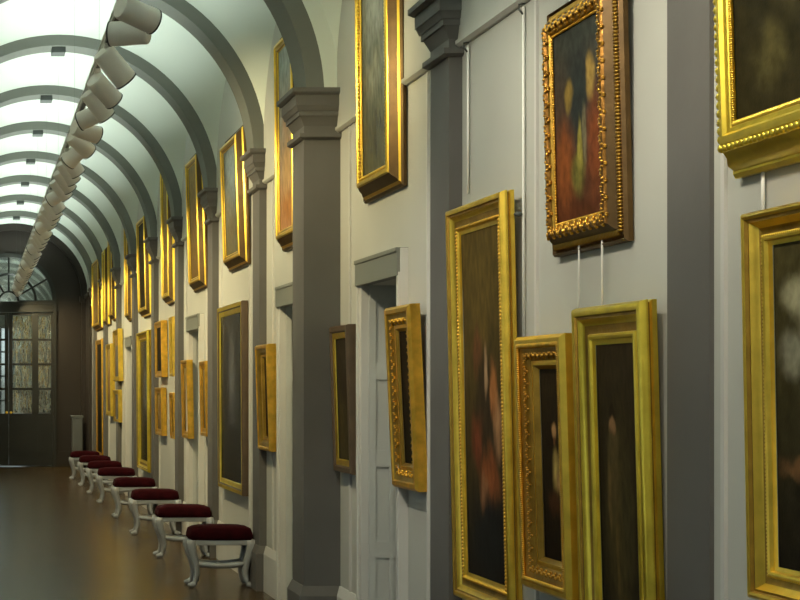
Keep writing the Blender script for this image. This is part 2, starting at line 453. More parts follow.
# wall above with a round headed opening
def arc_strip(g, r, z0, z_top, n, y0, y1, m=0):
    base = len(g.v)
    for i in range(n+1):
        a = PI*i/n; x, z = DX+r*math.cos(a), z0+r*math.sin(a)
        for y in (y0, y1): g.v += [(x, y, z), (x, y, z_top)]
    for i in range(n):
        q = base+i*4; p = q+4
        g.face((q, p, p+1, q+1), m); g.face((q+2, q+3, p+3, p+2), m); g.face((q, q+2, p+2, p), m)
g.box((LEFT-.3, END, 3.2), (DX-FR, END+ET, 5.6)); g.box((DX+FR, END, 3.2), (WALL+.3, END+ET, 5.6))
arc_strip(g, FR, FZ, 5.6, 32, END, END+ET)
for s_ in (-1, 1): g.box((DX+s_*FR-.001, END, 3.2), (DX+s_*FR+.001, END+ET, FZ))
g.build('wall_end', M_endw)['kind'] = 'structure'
# dark arch band closing the vault
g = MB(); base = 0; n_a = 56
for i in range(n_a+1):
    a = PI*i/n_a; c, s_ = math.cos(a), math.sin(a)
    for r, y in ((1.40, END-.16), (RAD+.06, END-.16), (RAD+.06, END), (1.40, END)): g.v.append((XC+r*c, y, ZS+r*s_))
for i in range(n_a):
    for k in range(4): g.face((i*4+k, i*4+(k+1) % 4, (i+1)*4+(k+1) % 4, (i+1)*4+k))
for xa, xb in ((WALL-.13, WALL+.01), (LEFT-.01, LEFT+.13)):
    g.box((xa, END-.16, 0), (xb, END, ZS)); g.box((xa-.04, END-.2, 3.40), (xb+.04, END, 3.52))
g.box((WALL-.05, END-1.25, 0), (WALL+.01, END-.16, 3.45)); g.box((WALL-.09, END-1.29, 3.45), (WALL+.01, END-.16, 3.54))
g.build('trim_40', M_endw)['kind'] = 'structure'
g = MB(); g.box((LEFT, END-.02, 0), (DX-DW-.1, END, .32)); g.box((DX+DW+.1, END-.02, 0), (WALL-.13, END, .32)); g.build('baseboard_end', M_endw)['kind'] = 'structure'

root = empty('door_%d' % (len(DOORS)+1), (DX, END, 0)); root['kind'] = 'structure'
def rel(mb): mb.v = [(x-DX, y-END, z) for x, y, z in mb.v]; return mb
g = MB()
for s_ in (-1, 1):
    x = DX+s_*DW; g.box((min(x, x+s_*.07), END-.035, 0), (max(x, x+s_*.07), END, FZ))
base = len(g.v); n_a = 32
for i in range(n_a+1):
    a = PI*i/n_a
    for r, y in ((FR-.01, END-.035), (FR+.07, END-.035), (FR+.07, END), (FR-.01, END)): g.v.append((DX+r*math.cos(a), y, FZ+r*math.sin(a)))
for i in range(n_a):
    for k in range(4): g.face((base+i*4+k, base+i*4+(k+1) % 4, base+(i+1)*4+(k+1) % 4, base+(i+1)*4+k))
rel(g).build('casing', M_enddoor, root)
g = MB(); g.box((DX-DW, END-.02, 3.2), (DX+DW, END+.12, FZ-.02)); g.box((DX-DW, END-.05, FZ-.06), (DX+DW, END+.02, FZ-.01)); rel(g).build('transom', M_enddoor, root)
# fanlight tracery
g = MB(); yb = END+.06
ring = [(DX+.56*math.cos(PI*i/28), yb, FZ+.56*math.sin(PI*i/28)) for i in range(29)]; g.ring_tube(ring, .028, 8)
ring = [(DX+.20*math.cos(PI*i/16), yb, FZ+.20*math.sin(PI*i/16)) for i in range(17)]; g.ring_tube(ring, .02, 8)
for k in range(0, 7):
    a = PI*k/6
    r0 = .2
    g.ring_tube([(DX+r0*math.cos(a), yb, FZ+r0*math.sin(a)), (DX+FR*math.cos(a), yb, FZ+FR*math.sin(a))], .020, 8)
fan = rel(g).build('fanlight_tracery', M_iron, root)
g = MB(); n_a = 32; base = 0
for y in (END+.09, END+.096):
    g.v.append((DX, y, FZ))
    for i in range(n_a+1): g.v.append((DX+(FR-.005)*math.cos(PI*i/n_a), y, FZ+(FR-.005)*math.sin(PI*i/n_a)))
for o in (0, n_a+2):
    for i in range(n_a): g.face((o, o+1+i, o+2+i))
rel(g).build('fanlight_pane', M_fan, root)
for s_ in (-1, 1):
    g = MB(); cols = ((.0, .085), (.48, .615), (.875, .915))     # stiles measured from the meeting line
    y0, y1 = END+.03, END+.09
    def bxx(u0, u1, z0, z1, ya=y0, yb_=y1):
        x0, x1 = DX+s_*u0, DX+s_*u1; g.box((min(x0, x1), ya, z0), (max(x0, x1), yb_, z1))
    for u0, u1 in cols: bxx(u0+.002, u1-.002, .02, 3.19)
    bxx(.003, .912, .021, 1.10, y0+.004, y1-.004); bxx(.003, .912, 3.14, 3.189, y0+.004, y1-.004)
    for j in (1, 2, 3):
        z = 1.10+2.04*j/4; bxx(.003, .912, z-.022, z+.022, y0+.006, y1-.006)
    for u0, u1 in ((.10, .46), (.60, .86)):
        bxx(u0, u1, .28, .92, y0-.012, y0); bxx(u0+.05, u1-.05, .34, .86, y0-.02, y0-.01)
    leaf = rel(g).build('door_leaf', M_enddoor, root)
    g = MB(); ya, yb2 = END+.055, END+.061
    for j in range(4):
        for u0, u1 in ((.085, .48), (.615, .875)):
            z0, z1 = 1.10+2.04*j/4+.02, 1.10+2.04*(j+1)/4-.02
            bxx(u0, u1, z0, z1, ya, yb2)
    rel(g).build('glazing', M_glass if s_ > 0 else M_clear, leaf)
    g = MB(); g.lathe((s_*.045, .03, 1.12), (0,-1,0), [(0,.025),(.006,.025),(.008,.011),(.04,.011),(.045,.026),(.06,.028),(.07,.014)], 12); g.build('door_knob', M_gold, leaf, auto=40)

# ------------------------------------------------------------------ pictures
def proj_y(px, X): return F*X/(px-X0)
PROF = {
 # u: inwards from the ridge line, y: depth behind the ridge plane; last point is the sight edge
 'scoop':   dict(out=.012, pts=[(-.012,None),(-.012,.052),(-.012,.0521),(-.004,.046),(-.004,.040),(-.012,.036),(-.012,.030),(-.006,.008),(0,.001),(.008,-.001),(.018,.003),(.022,.013),(.030,.013),(.036,.020),(.052,.034),(.070,.041),(.080,.040),(.083,.030),(.090,.026),(.098,.029),(.102,.040),(.118,.046)], cv=.050, w=.118),
 'reverse': dict(out=.10, pts=[(-.10,None),(-.10,'b'),(-.088,'c'),(-.080,'d'),(-.066,.052),(-.045,.040),(-.030,.022),(-.014,.012),(-.008,.002),(0,0),(.014,0),(.022,.010),(.036,.014),(.042,.022),(.050,.026)], cv=.030, w=.050),
 'plain':   dict(out=.006, pts=[(-.006,None),(-.006,.012),(0,0),(.030,.0),(.040,.010),(.075,.016),(.080,.022)], cv=.027, w=.080),
 'deep':    dict(out=.015, pts=[(-.015,None),(-.015,.025),(0,0),(.020,.0),(.028,.012),(.060,.022),(.085,.050),(.092,.046),(.104,.048),(.120,.075)], cv=.080, w=.120),
}
def yscale(style, t):
    return min(1, (t-.018)/PROF[style]['cv'])
def frame_mesh(W, H, style, t, k=1.0, mats=None, mid=None):
    P = PROF[style]; g = MB(); loops = []; ys_ = yscale(style, t)
    for u, y in P['pts']:
        yy = t if y is None else {'b': t-.018, 'c': t-.03, 'd': t*.55+.02}.get(y, y) if isinstance(y, str) else y*ys_
        u *= k; base = len(g.v)
        g.v += [(-W/2+u, yy, u), (W/2-u, yy, u), (W/2-u, yy, H-u), (-W/2+u, yy, H-u)]
        loops.append(base)
    for i, (a, b_) in enumerate(zip(loops[:-1], loops[1:])):
        uu = P['pts'][i][0]
        mi = 0 if mid is None else mid(uu, i, len(loops))
        for q in range(4):
            g.face((a+q, a+(q+1) % 4, b_+(q+1) % 4, b_+q), mi)
    return g
def canvas_mesh(W, H, w, y, t):
    g = MB(); a = w-.004
    g.v += [(-W/2+a, y, a), (W/2-a, y, a), (W/2-a, y, H-a), (-W/2+a, y, H-a), (-W/2+a, t-.004, a), (W/2-a, t-.004, a), (W/2-a, t-.004, H-a), (-W/2+a, t-.004, H-a)]
    for q in ((0,1,2,3),(4,7,6,5),(0,4,5,1),(1,5,6,2),(2,6,7,3),(3,7,4,0)): g.face(q)
    g.uv = {0:(0,0),1:(1,0),2:(1,1),3:(0,1),4:(0,0),5:(1,0),6:(1,1),7:(0,1)}
    return g
def rect_walk(W, H, u, step):
    pts = []
    w, h = W-2*u, H-2*u
    nx, nz = max(2, round(w/step)), max(2, round(h/step))
    for i in range(nx):
        x = -w/2+w*i/nx; pts += [(x, u, 0), (-x, H-u, 0)]
    for i in range(nz):
        z = u+h*i/nz; pts += [(w/2, z, 1), (-w/2, H-u-(z-u), 1)]
    return pts
def beads(W, H, u, y, step, r, kind='bead'):
    if kind != 'leaf': step = r*1.85 if kind == 'bead' else r*1.0
    g = MB()
    for i, (x, z, vert) in enumerate(rect_walk(W, H, u, step)):
        if kind == 'bead': g.blob((x, y, z), (r, r*.8, r))
        elif kind == 'dart': g.blob((x, y, z), (r*1.5, r*.8, r*.55) if vert else (r*.55, r*.8, r*1.5))
        elif kind == 'leaf':
            s_ = 1 if i % 4 < 2 else -1
            for q in range(4):
                f = (q-1.5)/1.5
                if vert: g.blob((x+f*r*1.2, y+abs(f)*.010, z+s_*f*r*1.3), (r*.75, r*.55, r*.42))
                else: g.blob((x+s_*f*r*1.3, y+abs(f)*.010, z+f*r*1.2), (r*.42, r*.55, r*.75))
    return g
ALLP = []
def painting(label, px, so, style, canvas, frame=M_gold, k=1.0, orn=(), mid=None, mats=None, group=None, sub='framed_painting', cat='painting'):
    xlt, yt, xlb, yb, xrb = px
    Xb = WALL-so
    Yf = F*Xb/(xlb-X0); Yn = F*Xb/(xrb-X0)
    Xt = (xlt-X0)*Yf/F
    Zb = CH+(H0-yb)*Yf/F; Zt = CH+(H0-yt)*Yf/F
    o_ = PROF[style]['out']*k
    for i_ in PIL:                                   # keep clear of the pilasters and their capitals
        if PIL_P[i_] < .03 or i_ == 12: continue
        cap = .095 if Zt > 3.2 else .035
        lo_, hi_ = PIL[i_]-cap-o_, PIL[i_]+PIL_W[i_]+cap+o_
        if lo_ < Yn < hi_ and Yf > hi_: Yn = hi_
        elif lo_ < Yf < hi_ and Yn < lo_: Yf = lo_
    W = Yf-Yn; dx = Xb-Xt; H = math.hypot(dx, Zt-Zb); th = math.atan2(dx, Zt-Zb)
    out = PROF[style]['out']*k
    t = (so-.004 - out*math.sin(abs(th)))/math.cos(th) if th >= 0 else so-.006-H*math.sin(-th)
    t = max(t, .06)
    root = empty(sub, (Xb, (Yf+Yn)/2, Zb), (th, 0, -PI/2))
    tag(root, label, cat, group)
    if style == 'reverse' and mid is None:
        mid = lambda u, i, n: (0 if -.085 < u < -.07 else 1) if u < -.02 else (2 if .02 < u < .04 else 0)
        mats = [frame, M_side, M_shaded]
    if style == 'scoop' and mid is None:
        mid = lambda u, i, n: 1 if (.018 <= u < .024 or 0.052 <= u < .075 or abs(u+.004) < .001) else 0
        mats = [frame, M_shaded]
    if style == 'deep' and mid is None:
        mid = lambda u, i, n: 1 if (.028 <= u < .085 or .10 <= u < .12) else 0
        mats = [frame, M_shaded]
    g = frame_mesh(W, H, style, t, k, mid=mid)
    fr = g.build('frame', mats or frame, root, auto=35)
    w, cv = PROF[style]['w']*k, PROF[style]['cv']*yscale(style, t)
    canvas_mesh(W, H, w, cv, t).build('canvas', canvas, root)
    for (u, y, step, r, kd, mt, nm) in orn:
        beads(W, H, u*k, y*yscale(style, t), step, r, kd).build(nm, mt, fr, smooth=True)
    ALLP.append((root, Xb, Yn, Yf, Zb, Zt, th))
    return root

flesh = (.42,.22,.09)
P_A = oil('painting_brown_figures', (.095,.062,.016), (.012,.010,.009), [(.5,.80,.30,.14,(.11,.07,.018),.7),(.55,.46,.34,.22,(.035,.022,.012),.6),(.74,.53,.10,.10,(.34,.13,.04),.6),(.55,.60,.06,.10,(.36,.22,.12),.6),(.82,.45,.10,.10,(.30,.15,.07),.6),(.30,.40,.16,.10,(.13,.035,.015),.7),(.62,.28,.26,.09,(.20,.06,.02),.7),(.45,.24,.10,.06,(.24,.11,.05),.6),(.35,.66,.10,.08,(.12,.05,.02),.7),(.55,.12,.5,.12,(.012,.012,.012),.6)], tone=1.15)
P_B = oil('painting_dark_white_collar', (.030,.020,.010), (.016,.010,.006), [(.5,.42,.38,.34,(.020,.013,.007),.5),(.50,.685,.11,.055,flesh,.5),(.50,.62,.05,.03,(.20,.08,.03),.6),(.55,.46,.15,.13,(.50,.34,.10),.7),(.62,.40,.10,.06,(.38,.22,.08),.6),(.45,.30,.28,.08,(.07,.028,.012),.6),(.78,.24,.08,.03,(.32,.15,.06),.6)], warp=.05, tone=.9)
P_C = oil('painting_brown_standing_figure', (.045,.030,.014), (.020,.016,.009), [(.5,.40,.40,.40,(.085,.060,.022),.7),(.38,.60,.14,.17,(.115,.078,.03),.6),(.36,.735,.075,.045,(.36,.19,.085),.5),(.36,.775,.09,.03,(.020,.012,.006),.5),(.27,.50,.06,.16,(.17,.11,.04),.7),(.70,.42,.16,.26,(.062,.048,.020),.7),(.44,.30,.05,.20,(.14,.09,.03),.7)], warp=.06, tone=.75)
P_E = oil('painting_two_figures_red_drapery', (.050,.055,.045), (.10,.030,.012), [(.5,.62,.28,.34,(.030,.036,.034),.7),(.2,.30,.22,.26,(.24,.07,.02),.7),(.82,.36,.2,.3,(.22,.06,.02),.7),(.30,.66,.09,.09,(.30,.20,.05),.6),(.74,.70,.09,.12,(.42,.27,.07),.6),(.60,.42,.05,.18,(.20,.17,.10),.6),(.45,.24,.16,.12,(.17,.15,.035),.7),(.5,.36,.05,.15,(.36,.30,.06),.7)], warp=.06, tone=.9)
P_U = oil('painting_dark_drapery', (.03,.028,.016), (.05,.04,.016), [(.25,.22,.12,.14,(.12,.10,.035),.7),(.6,.25,.08,.2,(.15,.12,.04),.7),(.45,.5,.2,.2,(.08,.065,.025),.7),(.8,.3,.1,.2,(.10,.08,.03),.7)])
P_L = oil('painting_dark_with_pale_cloud', (.05,.042,.016), (.012,.010,.007), [(.20,.83,.16,.09,(.26,.24,.15),.7),(.34,.74,.15,.10,(.34,.31,.21),.7),(.15,.66,.12,.06,(.18,.17,.12),.7),(.30,.40,.10,.03,(.30,.15,.06),.6),(.55,.5,.3,.2,(.05,.03,.012),.7),(.2,.32,.18,.04,(.12,.06,.025),.7)], tone=1.1)
P_G = oil('painting_grey_landscape', (.12,.14,.12), (.085,.082,.045), [(.5,.75,.45,.2,(.20,.22,.20),.7),(.4,.4,.3,.1,(.15,.15,.10),.7),(.6,.15,.4,.1,(.06,.055,.03),.7)], rough=.26, tone=1)
P_F = oil('painting_pink_and_grey', (.30,.33,.30), (.34,.17,.08), [(.5,.62,.3,.12,(.46,.28,.17),.7),(.5,.32,.35,.2,(.42,.26,.12),.7),(.5,.12,.4,.08,(.30,.13,.04),.7)], tone=1)
P_I = oil('painting_blue_grey_sky', (.22,.26,.27), (.11,.095,.05), [(.5,.8,.4,.2,(.24,.28,.29),.7),(.5,.25,.4,.15,(.13,.105,.06),.7)], rough=.28, tone=1)
P_J = oil('painting_near_black', (.030,.026,.026), (.014,.014,.018), [(.5,.5,.3,.2,(.03,.026,.028),.7),(.5,.62,.18,.30,(.15,.15,.17),.8)], rough=.25, spec=.4, warp=.05)  # tall blue-grey blob paints a reflection onto the dark canvas
P_D = oil('painting_dark_brown', (.030,.018,.009), (.020,.014,.008), [(.5,.6,.2,.12,(.07,.035,.015),.7)])
P_D0 = oil('painting_umber', (.055,.042,.028), (.085,.066,.030), [(.5,.6,.3,.2,(.05,.036,.024),.7),(.3,.3,.2,.25,(.10,.075,.032),.7)])
P_H = oil('painting_amber', (.11,.07,.02), (.075,.026,.010), [(.5,.5,.3,.2,(.07,.03,.012),.7)])
P_X = oil('painting_ochre', (.18,.12,.04), (.10,.06,.02), [(.5,.5,.3,.3,(.14,.08,.03),.7)], tone=1.5)

inner_bead = (.090, .030, .030, .009, 'bead', M_golddeep, 'beading')
# bay beside the camera
painting('large gilt frame of twisting grey and ochre drapery, cut off at the top right corner', (711,-150,720,142,900), .115, 'reverse', P_U, M_goldgreen, 1.0,
         [(-.018,.012,.045,.014,'bead',M_goldgreen,'beading'),(.045,.020,.030,.007,'dart',M_gold,'inner_beading')], mid=lambda u, i, n: 0)
painting('gilt framed dark painting with a pale cloud, on the right edge under the drapery picture', (740,216,747,596,925), .10, 'scoop', P_L, M_gold, .80,
         [(.084,.031,.035,.006,'bead',M_gold,'beading')])
# bay between the two near pilasters
painting('tallest gilt frame with brown and orange figures, hung low beside the second pilaster', (445,213,453,594,508), .062, 'scoop', P_A, M_gold, 1.0, [inner_bead])
painting('narrow gilt frame with a dark white-collared sitter, between two taller gilt frames', (514,341,521,583,566), .085, 'deep', P_B, M_gold, 1.0,
         [(.024,.004,.040,.008,'dart',M_golddeep,'beading'),(.062,.018,.026,.010,'leaf',M_orn,'carved_leaves')])
painting('bright gilt frame with a faint brown figure, hung on two cords below the carved frame', (571,312,580.5,662,648), .062, 'scoop', P_C, M_goldgreen, 1.1)
painting('heavily carved dark gold frame with two figures in red, above the cord-hung picture', (542,30,547,236,603), .082, 'reverse', P_E, M_bronze, .80,
         [(.010,-.001,.031,.014,'leaf',M_orn,'carved_leaves'),(-.048,.046,.030,.013,'dart',M_shaded,'carved_border'),(.048,.024,.026,.006,'bead',M_golddeep,'beading')])
# bay of the first visible door
painting('tall gilt frame with grey-green landscape and beaded inner edge, above the nearest door', (354,-62,356.5,186,386), .095, 'reverse', P_G, M_gold, .95,
         [(.030,.012,.045,.012,'bead',M_gold,'beading')])
painting('bulky ridged gilt frame leaning forward, right of the nearest door', (384,311,392,484,415), .07, 'deep', P_D, M_golddeep, 1.0,
         [(.062,.016,.036,.011,'leaf',M_golddeep,'carved_leaves')])
painting('dark brown frame with a thin gilt inner line, left of the nearest door', (329,328,333.5,470,350.5), .055, 'plain', P_D0, None, .95,
         mid=lambda u, i, n: 1 if i >= n-3 else 0, mats=[M_brownf, M_gold])
# bay of the second door
painting('gilt frame with a pink and grey picture, just behind the large square pier', (273.5,48,275.5,238,292), .10, 'reverse', P_F, M_gold, .95)
painting('small orange gilt frame leaning out left of the second door', (254.5,347,257.5,448,269), .08, 'deep', P_H, M_golddeep, .8)
# next bay
painting('gilt frame with blue-grey sky, high up, second beyond the big square pier', (219.5,150,223,262,238), .10, 'reverse', P_I, M_gold, .9)
painting('large nearly black painting in a dark frame, above and behind the nearest red stool', (217,309,218,486,242), .06, 'plain', P_J, None, 1.1,
         mid=lambda u, i, n: 1 if (i >= n-3 or u == 0) else 0, mats=[M_brownf, M_goldgreen])
# bay of the third door
painting('tall bright gilt frame high above the third door down the gallery', (185,166,188.5,284,198.5), .10, 'reverse', P_X, M_gold, .9)
painting('small gilt frame close to the near side of the third door', (199,362,200.5,435,206.5), .07, 'plain', P_X, M_golddeep, .9)
painting('small gilt frame on the far side of the third door', (180.5,361,182,437,188), .07, 'plain', P_X, M_golddeep, .9)
# beyond
painting('greenish gilt frame high under the vault, next beyond the one over the third door', (160,172,161.5,298,173), .12, 'reverse', P_X, M_goldgreen, .9)
painting('upper gilt frame of the stacked pair just past the third door bay', (168.5,318,169.5,376,176), .08, 'plain', P_X, M_gold, .9)
painting('lower gilt frame of the stacked pair just past the third door bay', (169,393,170,438,176), .07, 'plain', P_D, M_golddeep, .9)
painting('upper brown gilt frame of the further stacked pair, right of the tall dark picture', (154.3,323,155,377,161.5), .08, 'plain', P_D, M_golddeep, .9)
painting('lower gilt frame of the further stacked pair, right of the tall dark picture', (154.6,388,155.3,434,161.5), .07, 'plain', P_X, M_golddeep, .9)
painting('gilt frame with slanted top, high above the tall dark picture halfway down the wall', (136,224,138,312,148.5), .12, 'reverse', P_D, M_goldgreen, .9)
painting('tall dark picture with a gilt border halfway down the wall, reaching almost to the stools', (136,334,137,467,147.5), .09, 'scoop', P_J, M_goldgreen, 1.0)
painting('slim gilt frame high above the fourth door', (123.5,222,124.5,316,131), .11, 'reverse', P_X, M_gold, .9)
painting('upper orange gilt frame of the stacked pair beyond the fourth door', (112.5,331,113.3,381,118.5), .08, 'plain', P_X, M_gold, .9)
painting('lower orange gilt frame of the stacked pair beyond the fourth door', (112.8,390,113.5,421,118.5), .07, 'plain', P_X, M_gold, .9)
painting('broad gilt frame high on the wall, third from the end wall', (107.5,237,108.3,316,114), .12, 'reverse', P_X, M_gold, .9)
painting('gilt frame high on the wall, second from the end wall', (100.5,254,101,322,104.5), .12, 'reverse', P_D, M_goldgreen, .9)
painting('bright glinting gilt frame high up, nearest to the end wall', (91.5,265,92,327,98), .12, 'reverse', P_X, M_gold, .9)
painting('very tall narrow gilt frame low on the wall, nearest to the end wall', (95.5,341,96.3,455,102), .05, 'plain', P_D, M_golddeep, 1.0)
painting('small gilt frame low on the wall, second from the end wall', (105.5,345,106,415,110.5), .08, 'plain', P_X, M_gold, .9)

# pictures of the next gallery, glimpsed through the glazed door
for k, (y, z0, z1, w) in enumerate([(34.6,1.5,3.0,.8),(35.9,1.3,2.4,.7),(37.6,1.4,3.1,.9),(39.2,1.2,2.6,.8),(40.6,1.6,3.0,.7),(42.0,1.3,2.8,.8)]):
    root = empty('framed_painting', (WALL-.09, y, z0), (.03, 0, -PI/2))
    tag(root, 'gilt framed picture on the wall of the next gallery, seen through the glazed end door', 'painting', 'pictures beyond the glazed end door')
    frame_mesh(w, z1-z0, 'plain', .08, 1.0).build('frame', M_gold, root, auto=35)
    canvas_mesh(w, z1-z0, .08, .027, .08).build('canvas', P_X, root)

# ------------------------------------------------------------------ hanging rods and cords
def rod(name, px, z0, z1, label, r=.006, x=WALL-.012, grp=None, mat=M_cord, hook=True):
    y = F*x/(px-X0)
    root = empty(name, (x, y, z0)); tag(root, label, 'picture rod' if 'rod' in name else 'wire', grp)
    g = MB(); g.ring_tube([(0,0,0), (0,0,z1-z0)], r, 8); g.build('rod' if 'rod' in name else 'strand', mat, root, smooth=True)
    if hook:
        g = MB(); g.ring_tube([(-.002,0,z1-z0-.03), (-.018,0,z1-z0-.01), (-.020,0,z1-z0+.012), (.004,0,z1-z0+.018)], .005, 8)
        g.build('hook', M_mount, root, smooth=True)
    return root
rod('hanging_rod', 468, 2.55, 3.25, 'pale rod rising from the tallest gilt frame to the string course')
r2 = rod('hanging_rod', 523.5, 1.75, 3.25, 'pale rod running down behind the narrow white-collar portrait')
g = MB(); g.blob((-.022, .0, .62), (.020,.012,.012)); g.ring_tube([(-.03,0,.62),(-.01,0,.62)], .008, 8); g.build('clip', M_mount, r2, smooth=True)
rod('hanging_rod', 763, 2.13, 2.30, 'short pale rod between the two gilt frames at the right edge', hook=False)
rod('hanging_wire', 579, 1.87, 2.50, 'left one of the two thin cords under the carved frame', .004, WALL-.03, hook=False)
rod('hanging_wire', 602, 1.87, 2.50, 'right one of the two thin cords under the carved frame', .004, WALL-.03, hook=False)

# ------------------------------------------------------------------ stools
def make_stool():
    root = empty('footstool', (0,0,0))
    Wd, Dp, HL = .47, .23, .385
    # cushion
    g = MB(); n = 10
    def cush(u, v, top):
        x = u*(Wd/2+.030); y = v*(Dp/2+.028)
        e = (1-abs(u)**4)*(1-abs(v)**4)
        z = (.432+.075*e**.28) if top else .428
        return (x, y, z)
    base = len(g.v)
    for j in range(n+1):
        for i in range(n+1):
            u, v = -1+2*i/n, -1+2*j/n
            u = math.sin(u*PI/2); v = math.sin(v*PI/2)
            x, y, z = cush(u, v, True); r = 1-.04*(u*u*v*v)
            g.v.append((x*r, y*r, z))
    for j in range(n):
        for i in range(n): q = base+j*(n+1)+i; g.face((q, q+1, q+n+2, q+n+1))
    edge = [base+i for i in range(n+1)] + [base+j*(n+1)+n for j in range(1, n+1)] + [base+n*(n+1)+i for i in range(n-1, -1, -1)] + [base+j*(n+1) for j in range(n-1, 0, -1)]
    b2 = len(g.v)
    for e in edge: x, y, z = g.v[e]; g.v.append((x*1.005, y*1.005, .405))
    b3 = len(g.v)
    for e in edge: x, y, z = g.v[e]; g.v.append((x*.94, y*.94, .388))
    m_ = len(edge)
    for k in range(m_):
        k2 = (k+1) % m_
        g.face((edge[k], edge[k2], b2+k2, b2+k)); g.face((b2+k, b2+k2, b3+k2, b3+k))
    g.face([b3+k for k in range(m_)])
    g.build('cushion', M_velvet, root, smooth=True)
    g = MB(); t = .028
    for s_ in (-1, 1):
        g.box((-Wd/2, s_*Dp/2-t/2, .345), (Wd/2, s_*Dp/2+t/2, .395)); g.box((s_*Wd/2-t/2, -Dp/2, .345), (s_*Wd/2+t/2, Dp/2, .395))
    g.build('seat_rail', M_white, root, bevel=.005)
    for sx in (-1, 1):
        for sy in (-1, 1):
            g = MB(); x, y = sx*(Wd/2-.005), sy*(Dp/2-.005)
            pts = [(x+sx*.012, y+sy*.004, .388), (x+sx*.016, y+sy*.006, .34), (x+sx*.004, y, .28), (x-sx*.022, y-sy*.006, .20), (x-sx*.034, y-sy*.010, .12), (x-sx*.026, y-sy*.008, .06), (x-sx*.010, y-sy*.002, .028), (x+sx*.022, y+sy*.008, .014)]
            g.ring_tube(pts, [.038,.040,.037,.031,.026,.024,.026,.024], 10)
            zmin = min(v[2] for v in g.v); g.v = [(a, b_, max(c, 0)) for a, b_, c in g.v]
            g.blob((x-sx*.012+sx*.03, y+sy*.008, .02), (.030,.022,.020), 0, 10)
            g.build('leg', M_white, root, smooth=True)
    for sy in (-1, 1):
        g = MB(); pts = []
        for i in range(9):
            f = -1+i/4; pts.append((f*(Wd/2-.035), sy*(Dp/2-.014), .175+.022*f*f))
        g.ring_tube(pts, .024, 8); g.build('stretcher', M_white, root, smooth=True)
    g = MB(); g.ring_tube([(0, -Dp/2+.02, .175), (0, Dp/2-.02, .175)], .018, 8); g.build('cross_stretcher', M_white, root, smooth=True)
    return root
ST = [587.8, 558, 535, 518, 503.5, 494, 486, 479.5]
SLAB = ['nearest of the eight white-legged dark red velvet stools along the wall', 'second nearest dark red velvet stool with white curved legs', 'third dark red velvet stool from the camera along the wall',
        'fourth dark red velvet stool from the camera along the wall', 'fifth dark red velvet stool from the camera along the wall', 'third farthest dark red velvet stool, near the end door',
        'second farthest dark red velvet stool, near the end door', 'farthest dark red velvet stool, beside the grey plinth']
proto = make_stool()
for i, fy in enumerate(ST):
    o = proto if i == 0 else copy_tree(proto)
    y = F*CH/(fy-H0)
    o.location = (2.02 if i < 7 else 1.985, y+.135, 0)
    o.rotation_euler.z = math.radians([0, .8, -.6, .5, 0, -.7, .4, 0][i])
    tag(o, SLAB[i], 'stool', 'red velvet stools along the gallery wall')

# plinth in the far corner
g = MB(); px0, px1 = 2.0, 2.21; py = END-.42
root = empty('plinth', ((px0+px1)/2, py, 0)); tag(root, 'grey square plinth standing in the far corner beside the end wall', 'plinth')
w = .105
g.box((-w, -w, .08), (w, w, 1.02)); g.build('shaft', M_plinth, root, bevel=.006)
g = MB(); g.box((-w-.02, -w-.02, 0), (w+.02, w+.02, .08)); g.build('base', M_plinth, root, bevel=.006)
g = MB(); g.box((-w-.015, -w-.015, 1.02), (w+.015, w+.015, 1.07)); g.build('cap', M_plinth, root, bevel=.006)

# ------------------------------------------------------------------ lighting track, wires, lamps
RZ = 3.76; RX = XC
root = empty('lighting_track', (RX, Y_START, RZ)); tag(root, 'long pale lighting track hung under the crown of the vault, carrying the spotlights', 'lighting track')
g = MB(); L = END-.25-Y_START
g.box((-.022, .02, -.018), (.022, L, .018)); g.box((-.028, .02, .010), (.028, L, .020)); g.build('rail', M_rail, root)
g = MB(); g.box((-.012, .02, -.024), (.012, L, -.018)); g.build('conductor_strip', M_lampdark, root)
NAMES = {5: 'nearest', 6: 'second nearest', 7: 'third', 8: 'fourth', 9: 'fifth', 10: 'sixth', 11: 'farthest'}
for i in range(1, 12):
    y = PIL[i]+PIL_W[i]/2; rin = 1.43 if i != 3 else 1.315
    z1 = ZS+rin
    root = empty('suspension_wire', (RX, y, RZ+.02))
    lab = '%s dark ceiling block in view under a vault rib, holding the lighting track' % NAMES[i] if i >= 5 else 'dark ceiling block on a vault rib just above the photo, rib of pier %s' % ['one','two','three','four'][i-1]
    tag(root, lab, 'ceiling mount', 'ceiling mounts of the lighting track')
    g = MB(); g.box((-.066, -.10, z1-RZ-.02-.055), (.066, .10, z1-RZ-.02+.012)); g.build('mounting_block', M_mount, root, bevel=.004)
    g = MB(); g.ring_tube([(0,0,0), (0,0,z1-RZ-.06)], .0007, 6); g.build('wire', M_mount, root)

